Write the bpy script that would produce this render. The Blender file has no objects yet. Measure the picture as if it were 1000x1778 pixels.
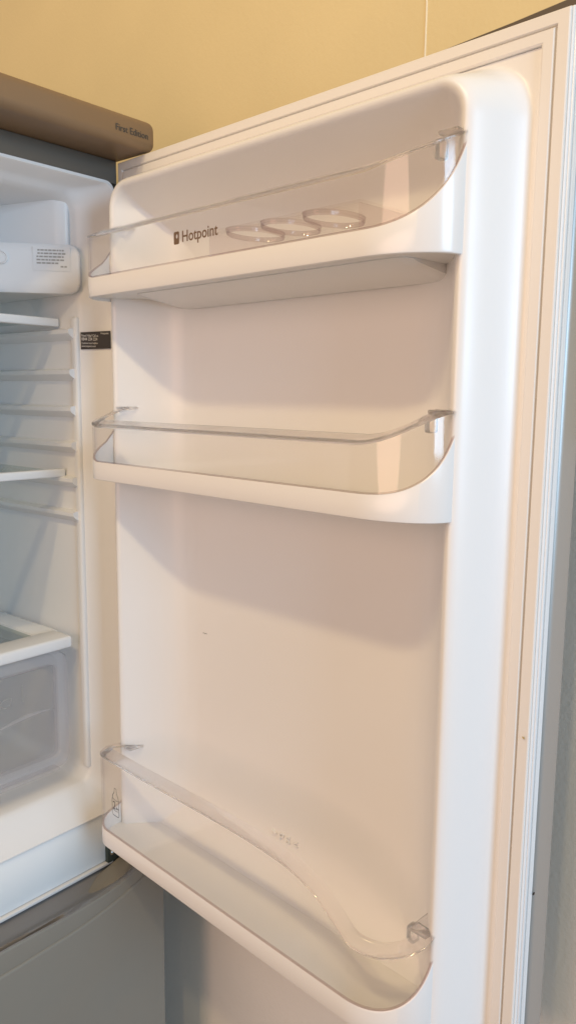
import bpy, bmesh, math, random
from mathutils import Matrix, Vector
random.seed(4)
scene = bpy.context.scene
COL = scene.collection
H0 = 1.70                      # height of the fridge top above the floor; z below is measured from there

# ------------------------------------------------------------------ camera, world, lamps
def look(loc, yaw, pitch, roll):
    fw = Vector((math.sin(-yaw) * math.cos(pitch), math.cos(yaw) * math.cos(pitch), math.sin(pitch)))
    r = fw.cross(Vector((0, 0, 1))).normalized(); u = r.cross(fw)
    r2 = math.cos(roll) * r + math.sin(roll) * u
    u2 = -math.sin(roll) * r + math.cos(roll) * u
    m = Matrix((r2, u2, -fw)).transposed().to_4x4()
    m.translation = Vector(loc) + Vector((0, 0, H0))
    return m
cd = bpy.data.cameras.new("camera"); cam = bpy.data.objects.new("camera", cd); COL.objects.link(cam)
cd.sensor_fit = 'HORIZONTAL'; cd.sensor_width = 36; cd.lens = 36 * 1.3764
cd.clip_start = .02; cd.clip_end = 100
cam.matrix_world = look((-.6101, -.7770, -.2650), -.8720, -.1462, .0109)
scene.camera = cam

w = bpy.data.worlds.new("World"); scene.world = w; w.use_nodes = True
bg = w.node_tree.nodes["Background"]; bg.inputs[0].default_value = (1, .86, .66, 1); bg.inputs[1].default_value = .27

def aim(o, loc, target):
    o.location = Vector(loc) + Vector((0, 0, H0))
    o.rotation_euler = (Vector(target) - Vector(loc)).to_track_quat('-Z', 'Y').to_euler()
for ly, le in ((-.79, 4.8), (-.38, 5.4)):        # two spots of the ceiling fitting
    ld = bpy.data.lights.new("ceiling_lamp", 'AREA'); lo = bpy.data.objects.new("ceiling_lamp", ld); COL.objects.link(lo)
    ld.shape = 'DISK'; ld.size = .08; ld.energy = le; ld.color = (1, .76, .41)
    aim(lo, (-1.05, ly, .92), (-.15, -.3, -.4))
wd = bpy.data.lights.new("window_light", 'AREA'); wo = bpy.data.objects.new("window_light", wd); COL.objects.link(wo)
wd.shape = 'RECTANGLE'; wd.size = 1.3; wd.size_y = 1.3; wd.energy = 65; wd.color = (.50, .74, 1)
aim(wo, (-.72, -3.4, .10), (-.1, 0, -.4))

rd = bpy.data.lights.new("room_bounce_fill", 'AREA'); ro = bpy.data.objects.new("room_bounce_fill", rd); COL.objects.link(ro)  # added fill, stands in for warm bounce from the room on the left
rd.shape = 'ELLIPSE'; rd.size = 1.7; rd.size_y = 1.9; rd.energy = 33; rd.color = (1, .63, .46)
aim(ro, (-2.9, -.20, .0), (0, -.35, -.4))

vs = scene.view_settings
vs.view_transform = 'Standard'; vs.look = 'None'; vs.exposure = .05; vs.gamma = 1
scene.cycles.transparent_max_bounces = 24
scene.cycles.max_bounces = 12

# ------------------------------------------------------------------ materials
def mat(name, col, rough=.4, metal=0, spec=.5, bump=0, bscale=300, vary=0, vscale=8, coat=0, smudge=0, wave=0):
    m = bpy.data.materials.new(name); m.use_nodes = True
    nt = m.node_tree; b = nt.nodes["Principled BSDF"]
    b.inputs["Base Color"].default_value = (*col, 1); b.inputs["Roughness"].default_value = rough
    b.inputs["Metallic"].default_value = metal; b.inputs["Specular IOR Level"].default_value = spec
    b.inputs["Coat Weight"].default_value = coat
    tc = nt.nodes.new("ShaderNodeTexCoord")
    if vary:
        n = nt.nodes.new("ShaderNodeTexNoise"); n.inputs["Scale"].default_value = vscale; n.inputs["Detail"].default_value = 6
        nt.links.new(tc.outputs["Object"], n.inputs["Vector"])
        r = nt.nodes.new("ShaderNodeMapRange"); r.inputs[1].default_value = .3; r.inputs[2].default_value = .7
        r.inputs[3].default_value = 1 - vary; r.inputs[4].default_value = 1 + vary * .4
        nt.links.new(n.outputs["Fac"], r.inputs[0])
        mx = nt.nodes.new("ShaderNodeVectorMath"); mx.operation = 'SCALE'; mx.inputs[0].default_value = col
        nt.links.new(r.outputs[0], mx.inputs["Scale"]); nt.links.new(mx.outputs[0], b.inputs["Base Color"])
    if smudge:                                   # finger marks: patches of duller gloss
        n = nt.nodes.new("ShaderNodeTexNoise"); n.inputs["Scale"].default_value = 9; n.inputs["Detail"].default_value = 4; n.inputs["Roughness"].default_value = .5
        nt.links.new(tc.outputs["Object"], n.inputs["Vector"])
        r = nt.nodes.new("ShaderNodeMapRange"); r.inputs[1].default_value = .42; r.inputs[2].default_value = .68
        r.inputs[3].default_value = rough; r.inputs[4].default_value = min(1, rough + smudge)
        nt.links.new(n.outputs["Fac"], r.inputs[0]); nt.links.new(r.outputs[0], b.inputs["Roughness"])
    if wave:                                     # slow moulding ripple
        n = nt.nodes.new("ShaderNodeTexNoise"); n.inputs["Scale"].default_value = 16; n.inputs["Detail"].default_value = 2
        nt.links.new(tc.outputs["Object"], n.inputs["Vector"])
        bw = nt.nodes.new("ShaderNodeBump"); bw.inputs["Strength"].default_value = wave; bw.inputs["Distance"].default_value = .004
        nt.links.new(n.outputs["Fac"], bw.inputs["Height"]); nt.links.new(bw.outputs[0], b.inputs["Normal"])
    if bump:
        n = nt.nodes.new("ShaderNodeTexNoise"); n.inputs["Scale"].default_value = bscale; n.inputs["Detail"].default_value = 4
        nt.links.new(tc.outputs["Object"], n.inputs["Vector"])
        bp = nt.nodes.new("ShaderNodeBump"); bp.inputs["Strength"].default_value = bump; bp.inputs["Distance"].default_value = .001
        nt.links.new(n.outputs["Fac"], bp.inputs["Height"])
        if wave: nt.links.new(bw.outputs[0], bp.inputs["Normal"])
        nt.links.new(bp.outputs[0], b.inputs["Normal"])
    return m
def clear(name, tint, rough=.03, edge=None, ior=1.5, frost=0):
    m = bpy.data.materials.new(name); m.use_nodes = True
    nt = m.node_tree; nt.nodes.clear()
    out = nt.nodes.new("ShaderNodeOutputMaterial"); mix = nt.nodes.new("ShaderNodeMixShader")
    t = nt.nodes.new("ShaderNodeBsdfTransparent"); g = nt.nodes.new("ShaderNodeBsdfGlossy")
    g.inputs["Roughness"].default_value = rough
    l2 = nt.nodes.new("ShaderNodeLayerWeight"); l2.inputs[0].default_value = .5
    pw_ = nt.nodes.new("ShaderNodeMath"); pw_.operation = 'POWER'; pw_.inputs[1].default_value = 4.5
    f = nt.nodes.new("ShaderNodeMapRange"); f.inputs[3].default_value = ((ior - 1) / (ior + 1)) ** 2 * .8; f.inputs[4].default_value = .5
    nt.links.new(l2.outputs["Facing"], pw_.inputs[0]); nt.links.new(pw_.outputs[0], f.inputs[0])
    lw = nt.nodes.new("ShaderNodeLayerWeight"); lw.inputs[0].default_value = .35
    cm = nt.nodes.new("ShaderNodeMixRGB"); cm.inputs[1].default_value = (*tint, 1); cm.inputs[2].default_value = (*(edge or tint), 1)
    nt.links.new(lw.outputs["Facing"], cm.inputs[0]); nt.links.new(cm.outputs[0], t.inputs[0])
    nt.links.new(f.outputs[0], mix.inputs[0]); nt.links.new(t.outputs[0], mix.inputs[1]); nt.links.new(g.outputs[0], mix.inputs[2])
    if frost:
        d = nt.nodes.new("ShaderNodeBsdfDiffuse"); d.inputs[0].default_value = (.80, .80, .80, 1)
        m2 = nt.nodes.new("ShaderNodeMixShader"); m2.inputs[0].default_value = frost
        nt.links.new(mix.outputs[0], m2.inputs[1]); nt.links.new(d.outputs[0], m2.inputs[2]); nt.links.new(m2.outputs[0], out.inputs[0])
    else: nt.links.new(mix.outputs[0], out.inputs[0])
    return m
M = dict(
    liner=mat("white_liner_plastic", (.80, .80, .80), .34, bump=.02, bscale=400, smudge=.05, wave=.035),
    tray=mat("white_shelf_plastic", (.80, .79, .78), .22, smudge=.05, wave=.02),
    gasket=mat("cream_gasket_rubber", (.77, .755, .735), .6, spec=.3),
    white_rail=mat("white_rail_paint", (.88, .90, .90), .35),
    frame=mat("white_door_edge", (.78, .79, .80), .35),
    skin=mat("silver_door_skin", (.40, .40, .39), .42, metal=.5),
    wedge=mat("dark_wedge", (.10, .08, .06), .5),
    trim=mat("taupe_trim", (.25, .165, .095), .40, metal=.25, bump=.05, bscale=900, smudge=.15),
    rail=mat("grey_front_metal", (.14, .135, .12), .45, metal=.3),
    inner=mat("white_inner_liner", (.80, .80, .80), .36, bump=.03, bscale=300, smudge=.06, wave=.04),
    freezer=mat("grey_freezer_front", (.25, .24, .21), .46, metal=.2, bump=.14, bscale=1200, smudge=.2),
    grip=mat("dark_grey_grip", (.25, .255, .265), .38, metal=.35),
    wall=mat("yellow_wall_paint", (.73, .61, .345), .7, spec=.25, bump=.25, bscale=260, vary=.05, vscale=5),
    wall_low=mat("beige_lower_wall", (.82, .77, .69), .7, spec=.25, bump=.3, bscale=260, vary=.05, vscale=5),
    floor=mat("kitchen_floor", (.33, .29, .25), .5, vary=.2),
    stain=mat('yellow_stain', (.50, .38, .18), .6),
    plate=mat("dark_sticker", (.012, .012, .014), .4),
    white_ink=mat("white_print", (.75, .72, .68), .6),
    brown_ink=mat("brown_print", (.17, .105, .06), .5),
    dark_ink=mat("dark_print", (.05, .05, .05), .5),
    steel=mat("steel", (.6, .6, .58), .2, metal=1),
    hinge=mat("dark_hinge", (.05, .07, .065), .4, metal=.4),
    clear=clear("clear_plastic", (1, .998, .996), .06, (.99, .975, .975)),
    rim=clear("clear_plastic_lip", (.985, .975, .98), .05, (.90, .86, .88), 1.5),
    bead=clear('clear_plastic_edge', (.93, .90, .90), .05, (.80, .74, .75), 1.5),
    drawer=clear("clear_drawer_plastic", (.985, .98, .98), .12, (.93, .92, .94), frost=.02),
    drawer_edge=clear("drawer_edge_plastic", (.98, .975, .98), .10, (.90, .88, .92), frost=.13),
    pane=clear("shelf_glass", (.965, .98, .975), .03, (.85, .90, .88), frost=.04),
    seam=mat("wall_seam", (.80, .72, .55), .7),
)

# ------------------------------------------------------------------ helpers
WM = {}
def root(name, label, cat, mw, group=None):
    o = bpy.data.objects.new(name, None); COL.objects.link(o); o.matrix_world = mw; o.empty_display_size = .05
    WM[o] = mw; o["label"] = label; o["category"] = cat
    if group: o["group"] = group
    return o
def mk(name, V, F, m, parent=None, frame=None, smooth=35, kind=None, label=None):
    """V in the coordinates of `frame` (a matrix to world); linked as ONE mesh under parent"""
    me = bpy.data.meshes.new(name)
    frame = frame or Matrix.Translation((0, 0, H0))
    pw = WM[parent] if parent else Matrix()
    T = pw.inverted() @ frame
    bm = bmesh.new()
    vs_ = [bm.verts.new(T @ Vector(v)) for v in V]
    for f in F:
        try: bm.faces.new([vs_[i] for i in f])
        except ValueError: pass
    bmesh.ops.remove_doubles(bm, verts=bm.verts, dist=1e-6)
    bmesh.ops.recalc_face_normals(bm, faces=bm.faces)
    return fin(name, bm, m, parent, smooth, kind, label, me)
def fin(name, bm, m, parent, smooth=35, kind=None, label=None, me=None):
    me = me or bpy.data.meshes.new(name)
    bm.to_mesh(me); bm.free()
    me.materials.append(m)
    if smooth:
        for p in me.polygons: p.use_smooth = True
        me.set_sharp_from_angle(angle=math.radians(smooth))
    o = bpy.data.objects.new(name, me); COL.objects.link(o)
    if parent: o.parent = parent; WM[o] = WM[parent]
    else: WM[o] = Matrix()
    if kind: o["kind"] = kind
    if label: o["label"] = label
    return o
def box(name, lo_, hi_, m, parent=None, frame=None, bev=.001, seg=2, axis=None, smooth=35, kind=None, label=None):
    frame = frame or Matrix.Translation((0, 0, H0))
    pw = WM[parent] if parent else Matrix()
    bm = bmesh.new(); bmesh.ops.create_cube(bm, size=1)
    for v in bm.verts:
        v.co = Vector([(lo_[i] + hi_[i]) / 2 + v.co[i] * (hi_[i] - lo_[i]) for i in range(3)])
    if bev:
        es = bm.edges[:]
        if axis is not None:
            es = [e for e in es if abs((e.verts[0].co - e.verts[1].co).normalized()[axis]) > .9]
        bmesh.ops.bevel(bm, geom=es, offset=bev, segments=seg, profile=.5, affect='EDGES')
    bm.transform(pw.inverted() @ frame)
    bmesh.ops.recalc_face_normals(bm, faces=bm.faces)
    return fin(name, bm, m, parent, smooth, kind, label)
def loft(rings, closed=True, caps=False):
    V = []; F = []; n = len(rings[0])
    for r in rings: V += list(r)
    for i in range(len(rings) - 1):
        for j in range(n if closed else n - 1):
            k = (j + 1) % n
            F.append((i * n + j, i * n + k, (i + 1) * n + k, (i + 1) * n + j))
    if caps:
        F.append(tuple(range(n))[::-1]); F.append(tuple(range((len(rings) - 1) * n, len(rings) * n)))
    return V, F
def text(name, body, size, m, parent, frame, origin, ax, ay, depth=.0002, align='LEFT', sx=1, spacing=1, off=0):
    cu = bpy.data.curves.new(name, 'FONT'); cu.body = body; cu.size = size; cu.align_x = align
    cu.extrude = depth / 2; cu.space_character = spacing; cu.resolution_u = 3; cu.offset = off
    t = bpy.data.objects.new(name + "_curve", cu); COL.objects.link(t)
    bpy.context.view_layer.update()
    dg = bpy.context.evaluated_depsgraph_get()
    me0 = t.evaluated_get(dg).to_mesh()
    ax = Vector(ax); ay = Vector(ay); az = ax.cross(ay)
    V = [Vector(origin) + ax * v.co.x * sx + ay * v.co.y + az * v.co.z for v in me0.vertices]
    F = [tuple(p.vertices) for p in me0.polygons]
    COL.objects.unlink(t); bpy.data.objects.remove(t)
    return mk(name, V, F, m, parent, frame, smooth=0)
def tube(pts, r, seg=8):
    rings = []
    for i, p in enumerate(pts):
        a = Vector(pts[max(0, i - 1)]); b = Vector(pts[min(len(pts) - 1, i + 1)]); d = (b - a).normalized()
        x = d.orthogonal().normalized() if i == 0 else (px - d * px.dot(d)).normalized()
        px = x; y = d.cross(x)
        rings.append([Vector(p) + r * (math.cos(2 * math.pi * k / seg) * x + math.sin(2 * math.pi * k / seg) * y) for k in range(seg)])
    return loft(rings, True, True)
def lerp(a, b, t): return a + (b - a) * t
def sm(t): t = max(0, min(1, t)); return t * t * (3 - 2 * t)
def interp(x, P):
    """monotone cubic through the points P"""
    if x <= P[0][0]: return P[0][1]
    if x >= P[-1][0]: return P[-1][1]
    n = len(P); s = [(P[i + 1][1] - P[i][1]) / (P[i + 1][0] - P[i][0]) for i in range(n - 1)]
    t = [s[0]] + [0 if s[i - 1] * s[i] <= 0 else 2 * s[i - 1] * s[i] / (s[i - 1] + s[i]) for i in range(1, n - 1)] + [s[-1]]
    for i in range(n - 1):
        if x <= P[i + 1][0]:
            h = P[i + 1][0] - P[i][0]; k = (x - P[i][0]) / h
            return ((2*k**3 - 3*k**2 + 1) * P[i][1] + (k**3 - 2*k*k + k) * h * t[i] + (-2*k**3 + 3*k*k) * P[i+1][1] + (k**3 - k*k) * h * t[i+1])

# ------------------------------------------------------------------ setting
def quad(name, pts, m, kind='structure'):
    return mk(name, pts, [tuple(range(len(pts)))], m, kind=kind, smooth=0)
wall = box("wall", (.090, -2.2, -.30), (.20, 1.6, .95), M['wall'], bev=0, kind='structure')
box("wall", (.0905, -2.2, -H0), (.20, 1.6, -.3002), M['wall_low'], bev=0, kind='structure')  # lower part of the wall, paler and less yellow than above
box("floor", (-3, -2.2, -H0 - .05), (.09, 1.6, -H0), M['floor'], bev=0, kind='structure')
random.seed(8)
pts = []
zz = .05
while zz < .94:
    pts.append((.0903, -.352 + random.uniform(-.0009, .0009), zz)); zz += random.uniform(.008, .03)
V, F = tube(pts, .0011, 6)
mk("wall_seam", V, F, M['seam'], wall)

# ------------------------------------------------------------------ the fridge freezer
fr = root("fridge_freezer", "silver fridge freezer with taupe top trim, white interior and its upper door standing wide open", "fridge",
          Matrix.Translation((-.275, .30, 0)))
# cabinet shell, front left open
bm = bmesh.new(); bmesh.ops.create_cube(bm, size=1)
for v in bm.verts: v.co = Vector((-.275 + v.co.x * .55, .302 + v.co.y * .60, -.835 + v.co.z * 1.73))
bmesh.ops.delete(bm, geom=[f for f in bm.faces if f.calc_center_median().y < .01], context='FACES')
bm.transform(WM[fr].inverted() @ Matrix.Translation((0, 0, H0)))
cab = fin("cabinet", bm, M['skin'], fr, 30)
# front frame: side rails, top rail, white bottom rail
box("top_rail", (-.545, 0.000, -.0245), (-.001, .010, .0010), M['rail'], fr, bev=.0008)
box("bottom_rail", (-.545, 0.000, -.857), (-.001, .012, -.7915), M['white_rail'], fr, bev=.002)
box("bottom_seal_strip", (-.545, -.004, -.8615), (-.030, .012, -.8575), M['gasket'], fr, bev=.001)
# inner liner
def rrect(xl, xr, zb, zt, r, y, k=6):
    out = []
    for cx, cz, a0 in ((xr - r, zt - r, 0), (xl + r, zt - r, 90), (xl + r, zb + r, 180), (xr - r, zb + r, 270)):
        for i in range(k + 1):
            a = math.radians(a0 + 90 * i / k); out.append((cx + r * math.cos(a), y, cz + r * math.sin(a)))
    return out
rings = [rrect(-.5435, -.0055, -.7925, -.0230, .012, -.0012), rrect(-.5415, -.0080, -.7900, -.0262, .012, -.0018),
         rrect(-.5395, -.0100, -.7880, -.0275, .014, .0010),
         rrect(-.5240, -.0260, -.7680, -.0310, .016, .0215), rrect(-.5180, -.0320, -.7600, -.0340, .018, .0285),
         rrect(-.5150, -.0350, -.7570, -.0370, .018, .0330), rrect(-.5140, -.0360, -.7560, -.0390, .018, .0370),
         rrect(-.5130, -.0372, -.7560, -.0420, .02, .048), rrect(-.508, -.0420, -.7540, -.062, .02, .40)]
V, F = loft(rings)
n = len(rings[0]); F.append(tuple(range((len(rings) - 1) * n, len(rings) * n)))
liner = mk("inner_liner", V, F, M['inner'], fr, smooth=40)
# shelf support rails on the right inner wall (and the unseen left wall is plain)
for z in (-.1895, -.2370, -.2810, -.3240, -.3670, -.4090):
    P = []
    prof = [(0, .0015), (-.010, 0), (-.0118, -.0012), (-.0118, -.0055), (-.010, -.0075), (0, -.0145)]
    ys = [.0370, .0400, .0500, .32, .38]
    sc = [1, 1, 1, 1, .2]
    rings = [[(-.0355 + a * s - .0000 - (y - .037) * .012, y, z + b * (1 if s > .3 else .6)) for a, b in prof] for y, s in zip(ys, sc)]
    V, F = loft(rings, True, True)
    mk("shelf_rail", V, F, M['inner'], liner, smooth=40)
box("liner_ridge", (-.0402, .0325, -.742), (-.0300, .0440, -.1750), M['inner'], liner, bev=.0036, seg=4)
# thermostat housing: plan outline swept in height with rounded edges
def plan_solid(name, outline, z0, z1, m, parent, r=.008, inset_dir=(-.2, .35)):
    """outline: xy points, first and last lie on the wall"""
    rings = []
    cx, cy = inset_dir
    for dz, s in ((0, r), (r * .3, r * .35), (r, 0)):
        rings.append((z0 + dz, s))
    for dz, s in ((r, 0), (r * .3, r * .35), (0, r)):
        rings.append((z1 - dz, s))
    R = []
    for z, s in rings:
        R.append([(x + (cx - x) * s * 2.6, y + (cy - y) * s * 2.6, z) for x, y in outline])
    V, F = loft(R, True, True)
    return mk(name, V, F, m, parent, smooth=40)
def rounded(pts, r, k=5):
    out = [pts[0]]
    for i in range(1, len(pts) - 1):
        p = Vector(pts[i]); a = (Vector(pts[i - 1]) - p); b = (Vector(pts[i + 1]) - p)
        rr = min(r, a.length * .45, b.length * .45)
        p1 = p + a.normalized() * rr; p2 = p + b.normalized() * rr
        for j in range(k + 1):
            t = j / k; out.append(tuple((1 - t) ** 2 * p1 + 2 * t * (1 - t) * p + t * t * p2))
    out.append(pts[-1]); return out
A = (-.0385, .0215); B = (-.118, .094)
hs = plan_solid("thermostat_housing", rounded([(-.030, .06), (-.0335, .030), A, B, (-.30, .12), (-.30, .30), (-.03, .30)], .012), -.150, -.0945, M['inner'], fr, .012)
dv = (Vector(B) - Vector(A)).normalized(); nv = Vector((dv.y, -dv.x)) * (1 if dv.y > 0 else -1)
if nv.x > 0: nv = -nv
if nv.y > 0 and abs(nv.y) > abs(nv.x): nv = -nv
nrm3 = Vector((nv.x, nv.y, 0)); ax3 = Vector((-dv.x, -dv.y, 0))
def onface(s, z, out=.0006): p = Vector(A) + dv * s + nv * out; return Vector((p.x, p.y, z))
def plate_on(name, s0, s1, z0, z1, m, parent, out=.0006, th=.0004):
    V = []
    for o_ in (out, out + th):
        for s, z in ((s0, z0), (s1, z0), (s1, z1), (s0, z1)): V.append(onface(s, z, o_))
    return mk(name, V, [(0, 1, 2, 3), (4, 5, 6, 7), (0, 1, 5, 4), (1, 2, 6, 5), (2, 3, 7, 6), (3, 0, 4, 7)], m, parent, smooth=0)
plate_on("sticker", .0115, .0535, -.1255, -.0985, M['frame'], hs, .0003, .0003)
# rows of print too small to read, word by word
random.seed(3)
V = []; F = []
for i, (s0, s1) in enumerate(((.0185, .0480), (.0150, .0480), (.0185, .0492), (.0180, .0492), (.0250, .0492), (.0155, .0225))):
    z = -.1015 - i * .0036; s = s1
    while s > s0 + .001:
        l = min(random.uniform(.0018, .0052), s - s0)
        b0 = len(V)
        for ss, q in ((s, z), (s - l, z), (s - l, z - .0017), (s, z - .0017)): V.append(onface(ss, q, .0008))
        F.append((b0, b0 + 1, b0 + 2, b0 + 3)); s -= l + .0009
mk("print", V, F, M['skin'], hs, smooth=0, kind="stuff")
# small round knob at the left of the housing
kp = onface(.088, -.112, 0); rings = []
for o_, r in ((-.002, .0075), (.003, .0075), (.0042, .0062), (.0030, .0052), (.0030, .0001)):
    rings.append([onface(.088 + r * math.cos(a * math.pi / 10), -.112 + r * math.sin(a * math.pi / 10), o_) for a in range(20)])
V, F = loft(rings, True, True); mk("knob", V, F, M['inner'], hs, smooth=40)
# screw hole dot
V = [onface(-.002 + .0012 * math.cos(a * .8), -.0985 + .0007 * math.sin(a * .8), .0016) for a in range(8)]
# probe under the housing
rings = [[(-.118 + r * math.cos(a * math.pi / 8), .090 + r * math.sin(a * math.pi / 8), z) for a in range(16)] for z, r in ((-.147, .012), (-.158, .012), (-.1585, .009), (-.170, .009))]
V, F = loft(rings, True, True); mk("lamp_stub", V, F, M['inner'], fr, smooth=40)
# duct cover above
plan_solid("duct_cover", rounded([(-.034, .049), (-.0405, .0405), (-.050, .050), (-.115, .19), (-.30, .24), (-.30, .36), (-.034, .36)], .010), -.108, -.030, M['inner'], fr, .012)
# help sticker on the slanted front edge of the liner
P0 = Vector((-.0330, .0300)); P1 = Vector((-.0060, -.0035)); fd = (P1 - P0).normalized(); fn = Vector((fd.y, -fd.x))
if fn.x > 0: fn = -fn
def onflare(s, z, out=.0012): p = Vector((-.0345, .0325)) + fd * s + fn * out; return Vector((p.x, p.y, z))
V = []
for o_ in (.0016, .0021):
    for s, z in ((.0015, -.2135), (.037, -.2120), (.037, -.1915), (.0015, -.1935)): V.append(onflare(s, z, o_))
stk = mk("help_sticker", V, [(0, 1, 2, 3), (4, 5, 6, 7), (0, 1, 5, 4), (1, 2, 6, 5), (2, 3, 7, 6), (3, 0, 4, 7)], M['plate'], fr, smooth=0)
fdx = Vector((fd.x, fd.y, 0))
for body, s, z, size in (("Need Help? Call us", .0026, -.1985, .0038), ("0844 224 224", .0026, -.2030, .0050), ("Customer care helpline", .0026, -.2070, .0030), ("www.hotpoint.co.uk", .0026, -.2105, .0030)):
    text("lettering", body, size, M['white_ink'], stk, None, onflare(s, z, .0024), fdx, (0, 0, 1), sx=.72, spacing=.95)
text("lettering", "Hotpoint", .0032, M['white_ink'], stk, None, onflare(.0255, -.1955, .0024), fdx, (0, 0, 1), sx=.8)
# top trim
tr = box("top_trim", (-.556, -.060, .0014), (.0085, .030, .0335), M['trim'], fr, bev=.009, seg=5)
text("lettering", "First Edition", .0098, M['dark_ink'], tr, None, (-.0485, -.0605, .0128), (1, 0, 0), (0, 0, 1), sx=.93)
# hinge in the bottom rail
hg = box("hinge", (-.040, -.0050, -.8590), (-.004, .004, -.8360), M['hinge'], fr, bev=.002)
box("hinge_pin", (-.022, -.034, -.8560), (-.010, -.001, -.8490), M['hinge'], hg, bev=.002)
rings = [[(-.0335 + r * math.cos(a * math.pi / 6), y, -.8450 + r * math.sin(a * math.pi / 6)) for a in range(12)] for y, r in ((-.004, .0036), (-.0066, .0036), (-.008, .0022), (-.0085, .0002))]
V, F = loft(rings, True, True); mk("screw", V, F, M['steel'], hg, smooth=40)

# freezer door: front panel whose top edge sweeps up at the right, and a scooped grip above it
L1 = [(-.60, -.8538), (-.22, -.8538), (-.132, -.8560), (-.088, -.8548), (-.054, -.8505), (-.030, -.8440), (.0005, -.8385), (.01, -.838)]
L2 = [(-.60, -.8782), (-.2226, -.8782), (-.134, -.8765), (-.0735, -.8697), (-.0255, -.8575), (.0035, -.8500), (.01, -.849)]
xs = [-.553 + .556 * (1 - (1 - i / 90) ** 1.8) for i in range(91)]
R = [[(x, -.006, interp(x, L2)), (x, -.0588, interp(x, L2)), (x, -.0598, interp(x, L2) - .0005), (x, -.0608, interp(x, L2) - .0020), (x, -.0612, interp(x, L2) - .004), (x, -.0612, -1.640), (x, -.006, -1.640)] for x in xs]
V, F = loft(R, True, True)
fz = mk("freezer_door", V, F, M['freezer'], fr, smooth=40)
NY = 26; xs = [-.55 + .5512 * (1 - (1 - i / 90) ** 1.8) for i in range(91)]; NX = 90
V = []; F = []
for x in xs:
    yb = .0; edge = sm((.001 - x) / .05)
    yf = -.0572 + .010 * (1 - sm((.001 - x) / .03))
    for j in range(NY + 1):
        t = j / NY; y = lerp(yb, yf, t)
        z = lerp(-.8640, interp(x, L1), sm((t - .30) / .66)) - .0075 * math.sin(math.pi * min(1, t / .9)) * edge
        deep = sm((-.098 - x) / .12) * sm((t - .60) / .07) * sm((.965 - t) / .07)
        V.append((x, y, z - .026 * deep))
for i in range(NX):
    for j in range(NY):
        a = i * (NY + 1) + j; F.append((a, a + 1, a + NY + 2, a + NY + 1))
gr = mk("handle_grip", V, F, M['grip'], fz, smooth=50)
S = []; G = []
for i in range(NX + 1):
    x, y, z = V[i * (NY + 1) + NY]
    S += [(x, y, z), (x, y - .0008, z + .0003), (x, y - .0014, z - .0006), (x, y - .0018, z - .0025), (x, y - .0018, interp(x, L2) - .003)]
for i in range(NX):
    for j in range(4):
        a = i * 5 + j; G.append((a, a + 1, a + 6, a + 5))
mk("cap_front", S, G, M['freezer'], fz, smooth=50)

# ------------------------------------------------------------------ the open upper door; coordinates (n, u, v): out of the door, along it from the hinge, up
DL = -.0812
DM = Matrix.Translation((0, 0, H0)) @ Matrix.Rotation(math.pi + DL, 4, 'Z')
W_ = .55; VB = -.850
def dloop(n_, e): return [(n_, e, -e), (n_, W_ - e, -e), (n_, W_ - e, VB + e), (n_, e, VB + e)]
V, F = loft([dloop(-.0200, .0008), dloop(-.0192, 0), dloop(-.0038, 0), dloop(-.0030, .0008), dloop(-.0030, .0212), dloop(-.0165, .0212)], True, True)
door = mk("fridge_door", V, F, M['frame'], fr, frame=DM, smooth=20, label="open upper fridge door seen from its shelf side")
# edge ridges of the door frame
for n0 in (-.0085, -.0140):
    box("edge_bead", (n0, W_ - .0004, VB + .002), (n0 + .0028, W_ + .0012, -.002), M['frame'], door, frame=DM, bev=.0008)
sk = box("door_skin", (-.0520, .001, VB - .004), (-.0203, W_ + .0006, .0020), M['skin'], door, frame=DM, bev=.006, seg=4)
# dark wedge along the top of the door skin, rising towards the free end
R = [[(n_, u, z) for n_, z in ((-.0495, .0021), (-.0240, .0021), (-.0240, h - .001), (-.0255, h), (-.0480, h), (-.0495, h - .002))]
     for u, h in ((.004, .006), (.30, .0085), (.42, .0105), (.49, .0132), (.546, .0165), (.549, .0150))]
V, F = loft(R, True, True); mk("top_wedge", V, F, M['wedge'], door, frame=DM, smooth=30)
# gasket: profile mitred round the door
prof = [(.0012, -.0028), (.0012, -.0006), (.0020, 0), (.0097, .0002), (.0104, -.0006), (.0107, -.0024), (.0114, -.0024), (.0118, -.0004), (.0126, .0006), (.0196, .0010), (.0210, .0002), (.0214, -.0028)]
V = []; F = []
k = len(prof)
for (e, nn) in prof:
    for (u, v) in ((e, -e), (W_ - e, -e), (W_ - e, VB + e), (e, VB + e)): V.append((nn, u, v))
for i in range(k - 1):
    for c in range(4):
        d = (c + 1) % 4
        F.append((i * 4 + c, i * 4 + d, (i + 1) * 4 + d, (i + 1) * 4 + c))
mk("gasket", V, F, M['gasket'], door, frame=DM, smooth=25)
# liner: height field over a rounded rectangle
U0, U1, V0, V1 = .0245, .5255, VB + .010, -.0215
RC = .053
PR = [(-.02, -.0016), (.0005, -.0016), (.003, .0000), (.007, .0055), (.020, .0370), (.0235, .0425), (.0275, .0450), (.0315, .0432),
      (.0355, .0380), (.043, .0280), (.052, .0165), (.064, .0040), (.076, -.0050), (.090, -.0105), (.106, -.0130), (.125, -.0135), (.3, -.0135)]
def sd(u, v):
    a = min(u - U0, U1 - u); b = V1 - v
    b = min(v - V0, b * 1.3 if b < .0212 else .02756 + (b - .0212))
    if a < RC and b < RC: return RC - math.hypot(RC - a, RC - b)
    return min(a, b)
def grid(a, b, n_edge, n_mid, we):
    g = [a + we * i / n_edge for i in range(n_edge)]
    g += [a + we + (b - a - 2 * we) * i / n_mid for i in range(n_mid)]
    g += [b - we + we * i / n_edge for i in range(n_edge + 1)]
    return g
gu = grid(.0216, .5284, 64, 40, .12); gv = grid(VB + .0216, -.0216, 60, 60, .12)
V = []; F = []
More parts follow.
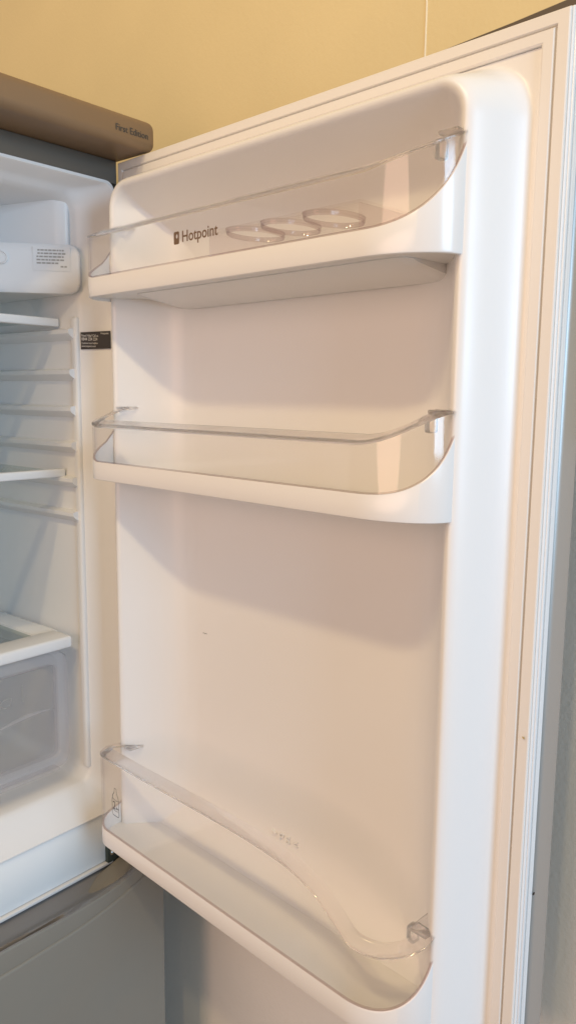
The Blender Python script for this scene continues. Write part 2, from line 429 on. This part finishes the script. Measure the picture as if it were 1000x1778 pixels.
for v in gv:
    for u in gu:
        V.append((interp(sd(u, v), PR), u, v))
nu = len(gu)
for j in range(len(gv) - 1):
    for i in range(nu - 1):
        a = j * nu + i; F.append((a, a + 1, a + nu + 1, a + nu))
dl = mk("door_liner", V, F, M['liner'], door, frame=DM, smooth=0)
for p in dl.data.polygons: p.use_smooth = True
text("embossed_mark", ">PS<", .0125, M['liner'], door, DM, (-.0122, .2535, -.7360), (0, 1, 0), (0, 0, 1), depth=.0030, spacing=1.5, sx=1.1)

def smear(name, pts, w_, m, n0):
    V = []
    for i, (u, v) in enumerate(pts):
        k = w_ * (.4 + .6 * math.sin(math.pi * (i + .5) / len(pts)))
        V += [(n0, u - k * .3, v + k), (n0, u + k * .3, v - k)]
    mk(name, V, [(2 * i, 2 * i + 1, 2 * i + 3, 2 * i + 2) for i in range(len(pts) - 1)], m, door, frame=DM, smooth=0)
smear("scuff", [(.1365, -.5362), (.1385, -.5358), (.1400, -.5366), (.1420, -.5356), (.1445, -.5358)], .0004, M['grip'], -.0130)
smear("scuff", [(.5440, -.5255), (.5448, -.5262), (.5458, -.5258), (.5466, -.5270)], .0009, M['stain'], .0013)
box("edge_chip", (-.0215, W_ + .0004, -.6660), (-.0190, W_ + .0014, -.6640), M['plate'], door, frame=DM, bev=.0003)

# ------------------------------------------------------------------ door shelves
NF = .083
def plan():
    """(n, u, left end factor, right end factor) from the hinge end round the front to the free end"""
    P = []
    ul = .046; r = .030; ne = .034
    for i in range(5): P.append((lerp(ne, NF - r, i / 5), ul, lerp(1, .6, i / 5), 0))
    for i in range(13):
        a = math.pi / 2 * i / 12
        P.append((NF - r + r * math.sin(a), ul + r - r * math.cos(a), .6 * (1 - i / 12), 0))
    for i in range(1, 40): P.append((NF, lerp(ul + r, .436, i / 40), 0, 0))
    for i in range(31):
        a = math.pi / 2 * i / 30
        P.append((NF - .041 * (1 - math.cos(a)), .436 + .064 * math.sin(a), 0, i / 30))
    return P
PL = plan()
def normals():
    N = []
    for i in range(len(PL)):
        a = PL[max(0, i - 1)]; b = PL[min(len(PL) - 1, i + 1)]
        t = Vector((b[0] - a[0], b[1] - a[1])).normalized(); N.append((-t.y, t.x))     # inward, towards the door
    return N
PN = normals()
def at(i, off): return PL[i][0] + PN[i][0] * off, PL[i][1] + PN[i][1] * off
def sweep(section, name, m, parent, fr_, i0=0, i1=None, smooth=35):
    """section(i) -> list of (offset inward, height)"""
    rings = []
    for i in range(i0, (i1 or len(PL))):
        rings.append([(*at(i, o), z) for o, z in section(i)])
    V, F = loft(rings, True, True)
    return mk(name, V, F, m, parent, frame=fr_, smooth=smooth)
def shelf(label, zb, zt, rimf, riseR, pw, riseL, lip=.0115, lipz=.0065, tongue=True):
    mw = DM @ Matrix.Translation((0, .27, zb))
    rt = root("door_shelf", label, "door shelf", mw, "shelves hung on the open fridge door")
    top = lambda i: zt + riseR * PL[i][3] ** pw + riseL * PL[i][2] ** 1.6
    tray = sweep(lambda i: [(.0016, zb), (.0004, zb + .0006), (0, zb + .002), (0, top(i) - .0012), (.0006, top(i) - .0002), (.0012, top(i)), (.0024, top(i)), (.0024, zb)],
                 "tray", M['tray'], rt, DM)
    # floor of the tray
    inn = [at(i, .0022) for i in range(len(PL))]
    outline = [(-.0120, inn[0][1] + .002)] + inn + [(-.0120, inn[-1][1] - .002)]
    V = [(a, b, zb + .003) for a, b in outline] + [(a, b, zb + .0055) for a, b in outline]
    n_ = len(outline)
    F = [tuple(range(n_))[::-1], tuple(range(n_, 2 * n_))] + [(i, (i + 1) % n_, n_ + (i + 1) % n_, n_ + i) for i in range(n_)]
    mk("tray_floor", V, F, M['tray'], rt, frame=DM, smooth=0)
    gd = sweep(lambda i: [(.0004, top(i) + .0014), (.0003, rimf(i)), (.0022, rimf(i)), (.0022, top(i) + .0014)], "guard", M['clear'], rt, DM)
    def lipsec(i):
        r = rimf(i); e = max(PL[i][2], PL[i][3]); L = lip * (1 + .5 * e); z = lipz * (1 - .8 * e)
        return [(-.0002, r + .0001), (-.0003, r + .0012), (.0010, r + .0022), (L, r + z + .0016), (L + .0010, r + z + .0004), (L, r + z - .0008), (.0034, r + .0001)]
    sweep(lipsec, "lip", M['glass'], gd, DM)
    sweep(lambda i: [(.0006, top(i) + .0001), (.0001, top(i) + .0004), (.0001, top(i) + .0013), (.0024, top(i) + .0013), (.0024, top(i) + .0001)], "guard_bead", M['bead'], gd, DM)
    for j, sgn in ((0, 1), (len(PL) - 1, -1)):
        # end plate over the column and the clip under it
        n0, u0 = PL[j][0], PL[j][1]; r = rimf(j)
        ua, ub = sorted((u0 + sgn * .003, u0 + sgn * (.024 if sgn > 0 else .020)))
        box("end_plate", (.012 if sgn > 0 else .022, ua, r - .0004), (n0 + .010, ub, r + .0026), M['glass'], gd, frame=DM, bev=.001)
        if sgn < 0:
            box("clip", (n0 - .004, u0 - .0255, r - .0150), (n0 + .006, u0 - .0185, r - .0006), M['glass'], gd, frame=DM, bev=.002)
    return rt, gd
def glassmat():
    m = bpy.data.materials.new("thick_clear_plastic"); m.use_nodes = True
    b = m.node_tree.nodes["Principled BSDF"]; b.inputs["Base Color"].default_value = (1, .985, .99, 1)
    b.inputs["Transmission Weight"].default_value = 1; b.inputs["Roughness"].default_value = .05; b.inputs["IOR"].default_value = 1.45
    nt = m.node_tree; mx = nt.nodes.new("ShaderNodeMixShader"); mx.inputs[0].default_value = .20
    t = nt.nodes.new("ShaderNodeBsdfTransparent"); t.inputs[0].default_value = (1, .985, .985, 1)
    nt.links.new(b.outputs[0], mx.inputs[1]); nt.links.new(t.outputs[0], mx.inputs[2])
    nt.links.new(mx.outputs[0], nt.nodes["Material Output"].inputs[0])
    return m
M['glass'] = glassmat()

rimT = lambda i: -.1045 + .0230 * PL[i][3] ** 1.2 + .016 * PL[i][2] ** 1.3
sh1, g1 = shelf("topmost white door shelf with brown logo on its clear guard, holding the egg rack", -.1645, -.1450, rimT, .0615, 2.45, .045)
R = [[(-.012, u, -.1612), (.054 - e, u, -.1612), (.054 - e, u, -.1622), (.047 - e, u, -.1640), (-.006, u, -.1725 + e * .3), (-.012, u, -.1725 + e * .3)] for u, e in ((.106, .010), (.110, .003), (.118, 0), (.445, 0), (.453, .003), (.457, .010))]
V, F = loft(R, True, True); mk("back_rib", V, F, M['tray'], sh1, frame=DM, smooth=30)
rimM = lambda i: -.3015 + .0245 * sm(PL[i][3] * 1.05) + .0195 * PL[i][2] ** 1.2
sh2, g2 = shelf("middle white door shelf with a low clear guard, empty, below the lettered one", -.3580, -.3384, rimM, .0495, 2.75, .043)
def rimBf(i):
    u = PL[i][1]
    base = interp(u, [(.04, -.6785), (.10, -.6785), (.30, -.6755), (.36, -.6780), (.395, -.6860), (.425, -.7040), (.445, -.7170), (.47, -.7200), (.51, -.7200)])
    return base + .0225 * PL[i][3] ** 1.8 - .006 * PL[i][2]
sh3, g3 = shelf("lowest white door shelf, its clear guard marked with a bottle and dipping at one end", -.7880, -.7672, rimBf, .052, 2.6, .014)

# logo on the top guard: badge and word
NG = NF + .0002
def flat_curve(name, loops, m, parent, n0, depth=.0002):
    cu = bpy.data.curves.new(name, 'CURVE'); cu.dimensions = '2D'; cu.fill_mode = 'BOTH'; cu.extrude = depth / 2
    for L in loops:
        sp = cu.splines.new('POLY'); sp.points.add(len(L) - 1); sp.use_cyclic_u = True
        for p, q in zip(sp.points, L): p.co = (q[0], q[1], 0, 1)
    t = bpy.data.objects.new(name + "_curve", cu); COL.objects.link(t); bpy.context.view_layer.update()
    me0 = t.evaluated_get(bpy.context.evaluated_depsgraph_get()).to_mesh()
    V = [(n0 + v.co.z, v.co.x, v.co.y) for v in me0.vertices]; F = [tuple(p.vertices) for p in me0.polygons]
    COL.objects.unlink(t); bpy.data.objects.remove(t)
    return mk(name, V, F, m, parent, frame=DM, smooth=0)
def circ(cx, cy, r, ry=None, n=20): return [(cx + r * math.cos(2 * math.pi * i / n), cy + (ry or r) * math.sin(2 * math.pi * i / n)) for i in range(n)]
bu0, bu1, bv0, bv1 = .2160, .2238, -.1292, -.1180
flat_curve("logo_badge", [[(bu0 + .001, bv0), (bu1 - .001, bv0), (bu1, bv0 + .001), (bu1, bv1 - .001), (bu1 - .001, bv1), (bu0 + .001, bv1), (bu0, bv1 - .001), (bu0, bv0 + .001)],
                          circ((bu0 + bu1) / 2 + .0005, bv1 - .0042, .0014, .0019)], M['brown_ink'], g1, NG)
text("logo_lettering", "Hotpoint", .0140, M['brown_ink'], g1, DM, (NG, .2275, -.1280), (0, 1, 0), (0, 0, 1), sx=.97, off=.00014)

# bottle mark on the bottom guard
def outline_strip(name, pts, w_, m, parent, n0, cyc=True):
    V = []; F = []; L = len(pts)
    for i, p in enumerate(pts):
        a = Vector(pts[(i - 1) % L] if cyc or i > 0 else p); b = Vector(pts[(i + 1) % L] if cyc or i < L - 1 else p)
        t = (b - a).normalized(); q = Vector((-t.y, t.x)) * w_ / 2
        V.append((n0, p[0] + q.x, p[1] + q.y)); V.append((n0, p[0] - q.x, p[1] - q.y))
    for i in range(L if cyc else L - 1):
        j = (i + 1) % L; F.append((2 * i, 2 * i + 1, 2 * j + 1, 2 * j))
    return V, F
bx, by = .0975, -.7400
def bpt(x, y): return (bx + x * .0066, by + y * .034)
bot = [bpt(*p) for p in ((-.8, 0), (-1, .06), (-1, .35), (-1, .55), (-.75, .72), (-.35, .82), (-.3, .9), (-.3, .97), (.3, .97), (.3, .9), (.35, .82), (.75, .72), (1, .55), (1, .35), (1, .06), (.8, 0))]
V, F = outline_strip("b", bot, .0008, None, None, NG)
for seg_ in ([bpt(-1, .60), bpt(-.3, .57), bpt(.4, .55), bpt(1, .58)], [bpt(-.8, .2), bpt(0, .17), bpt(.9, .2)]):
    a, b = outline_strip("b", seg_, .0006, None, None, NG, False); o_ = len(V); V += a; F += [tuple(i + o_ for i in f) for f in b]
mk("bottle_mark", V, F, M['dark_ink'], g3, frame=DM, smooth=0)
text("lettering", "2", .0140, M['dark_ink'], g3, DM, (NG, bx - .0052, by + .0075), (0, 1, 0), (0, 0, 1), sx=.75)
text("lettering", "litre", .0045, M['dark_ink'], g3, DM, (NG, bx + .0014, by + .0085), (0, 1, 0), (0, 0, 1), sx=.6)

# ------------------------------------------------------------------ egg rack in the top shelf
er = root("egg_rack", "small clear plastic egg rack with round holes standing in the topmost door shelf", "egg rack", DM @ Matrix.Translation((.045, .35, -.1585)))
eu0, eu1, en0, en1, ez = .258, .4320, .010, .0765, -.1225
holes = [(en1 - .0335, .2830), (en1 - .0335, .3275), (en1 - .0335, .3765)]
cu = bpy.data.curves.new("rack", 'CURVE'); cu.dimensions = '2D'; cu.fill_mode = 'BOTH'; cu.extrude = .0011
for L in [[(en0, eu0), (en1, eu0), (en1, eu1), (en0, eu1)]] + [circ(h[0], h[1], .0295, .0205, n=32) for h in holes]:
    sp = cu.splines.new('POLY'); sp.points.add(len(L) - 1); sp.use_cyclic_u = True
    for p, q in zip(sp.points, L): p.co = (q[0], q[1], 0, 1)
t = bpy.data.objects.new("rack_curve", cu); COL.objects.link(t); bpy.context.view_layer.update()
me0 = t.evaluated_get(bpy.context.evaluated_depsgraph_get()).to_mesh()
V = [(v.co.x, v.co.y, ez + v.co.z) for v in me0.vertices]; F = [tuple(p.vertices) for p in me0.polygons]
COL.objects.unlink(t); bpy.data.objects.remove(t)
mk("rack_plate", V, F, M['clear'], er, frame=DM, smooth=30)
for h in holes:
    sec = [(.0232, .0012), (.0238, .0020), (.0228, .0022), (.0218, .0012), (.0216, -.0022), (.0224, -.0024), (.0230, -.0012)]
    rings = [[(h[0] + (r + .0070) * math.cos(a * math.pi / 18), h[1] + (r - .0020) * math.sin(a * math.pi / 18), ez + z) for r, z in sec] for a in range(36)]
    rings.append(rings[0]); V, F = loft(rings); mk("egg_cup", V, F, M['bead'], er, frame=DM, smooth=40)
for (a, b) in (((en0, eu0), (en1, eu0 + .0018)), ((en0, eu1 - .0018), (en1, eu1)), ((en1 - .0018, eu0), (en1, eu1)), ((en0, eu0), (en0 + .0018, eu1))):
    box("rack_side", (a[0], a[1], -.1590), (b[0], b[1], ez - .0012), M['rim'] if abs(b[1] - a[1]) < .01 else M['clear'], er, frame=DM, bev=.0006)

# ------------------------------------------------------------------ glass shelves inside
def gshelf(label, z, y0):
    rt = root("glass_shelf", label, "fridge shelf", Matrix.Translation((-.275, .2, H0 + z)), "glass shelves inside the fridge")
    box("front_trim", (-.512, y0, z - .0085), (-.0395, y0 + .012, z + .0015), M['tray'], rt, bev=.002, seg=3)
    box("pane", (-.510, y0 + .0125, z - .0040), (-.0525, .385, z), M['pane'], rt, bev=.0006)
    return rt
gshelf("upper glass shelf with white front trim, just under the thermostat housing", -.1775, .066)
gshelf("lower glass shelf with white front trim, halfway down the fridge above the drawer", -.3590, .062)

# ------------------------------------------------------------------ drawer cover and drawer
cv = root("drawer_cover", "white framed glass cover lying over the clear salad drawer", "drawer cover", Matrix.Translation((-.275, .2, H0 - .58)))
box("front_bar", (-.505, .0405, -.5790), (-.0515, .080, -.5640), M['tray'], cv, bev=.0035, seg=3)
for xa, xb in ((-.505, -.480), (-.077, -.0450)):
    box("side_bar", (xa, .0805, -.5760), (xb, .375, -.5665), M['tray'], cv, bev=.0025)
box("pane", (-.4795, .0805, -.5735), (-.0775, .374, -.5690), M['pane'], cv, bev=.0006)
dr = root("salad_drawer", "clear plastic salad drawer on the fridge floor beneath its white cover", "drawer", Matrix.Translation((-.275, .2, H0 - .75)))
X0, X1, Z0, Z1 = -.500, -.0560, -.7320, -.5815
def panel(xa, xb, za, zb_, y0, y1, r, name, m, parent):
    R = [rrect(xa, xb, za, zb_, r, y, 5) for y in (y0, y1)]
    V, F = loft(R, True, True); return mk(name, V, F, m, parent, smooth=40)
# frame round the drawer front
R = []
for y, o_ in ((.0560, .0), (.0475, .0), (.0450, .0015), (.0450, .0145), (.0475, .0160), (.0560, .0160)):
    R.append(rrect(X0 + o_, X1 - o_, Z0 + o_, Z1 - o_, .016 - o_ * .45, y, 5))
R.append(R[0]); V, F = loft(R); mk("front_frame", V, F, M['drawer_edge'], dr, smooth=40)
panel(X0 + .0155, X1 - .0155, Z0 + .0155, Z1 - .0155, .0490, .0515, .009, "front_panel", M['drawer'], dr)
R = [rrect(X0 + .02, X1 - .008, Z0 + .004, Z1 - .004, .016, .0570, 5), rrect(X0 + .03, X1 - .016, Z0 + .008, Z1 - .004, .016, .36, 5)]
V, F = loft(R); F.append(tuple(range(len(R[0]), 2 * len(R[0])))); mk("bin", V, F, M['drawer'], dr, smooth=40)
box("bottom_rim", (X0 + .012, .0440, Z0 - .0035), (X1 - .016, .0580, Z0 + .0005), M['drawer_edge'], dr, bev=.0015)
rings = []
for i in range(15):
    t = i / 14; x = lerp(-.150, -.074, t); z = -.6545 + .004 * math.sin(t * math.pi) ** 1 - .004 * (1 - t)
    b = .0022 * math.sin(math.pi * min(1, .12 + t)) + .0004
    rings.append([(x, .0490 - b * 1.6 * max(0, math.cos(a * math.pi / 4)), z + b * math.sin(a * math.pi / 4)) for a in range(8)])
V, F = loft(rings, True, True); mk("pull_lip", V, F, M['drawer_edge'], dr, smooth=40)
box("scale_mark", (-.1190, .0486, -.6330), (-.1182, .0489, -.6120), M['skin'], dr, bev=0)
def dstrip(pts, w_, name):
    V, F = outline_strip("d", pts, w_, None, None, 0)
    mk(name, [(u, .0487, v) for _, u, v in V], F, M['skin'], dr, smooth=0)
dstrip([(-.1480, -.6265), (-.1400, -.6230), (-.1330, -.6245), (-.1350, -.6330), (-.1420, -.6345), (-.1470, -.6310)], .0010, "carrot_mark")
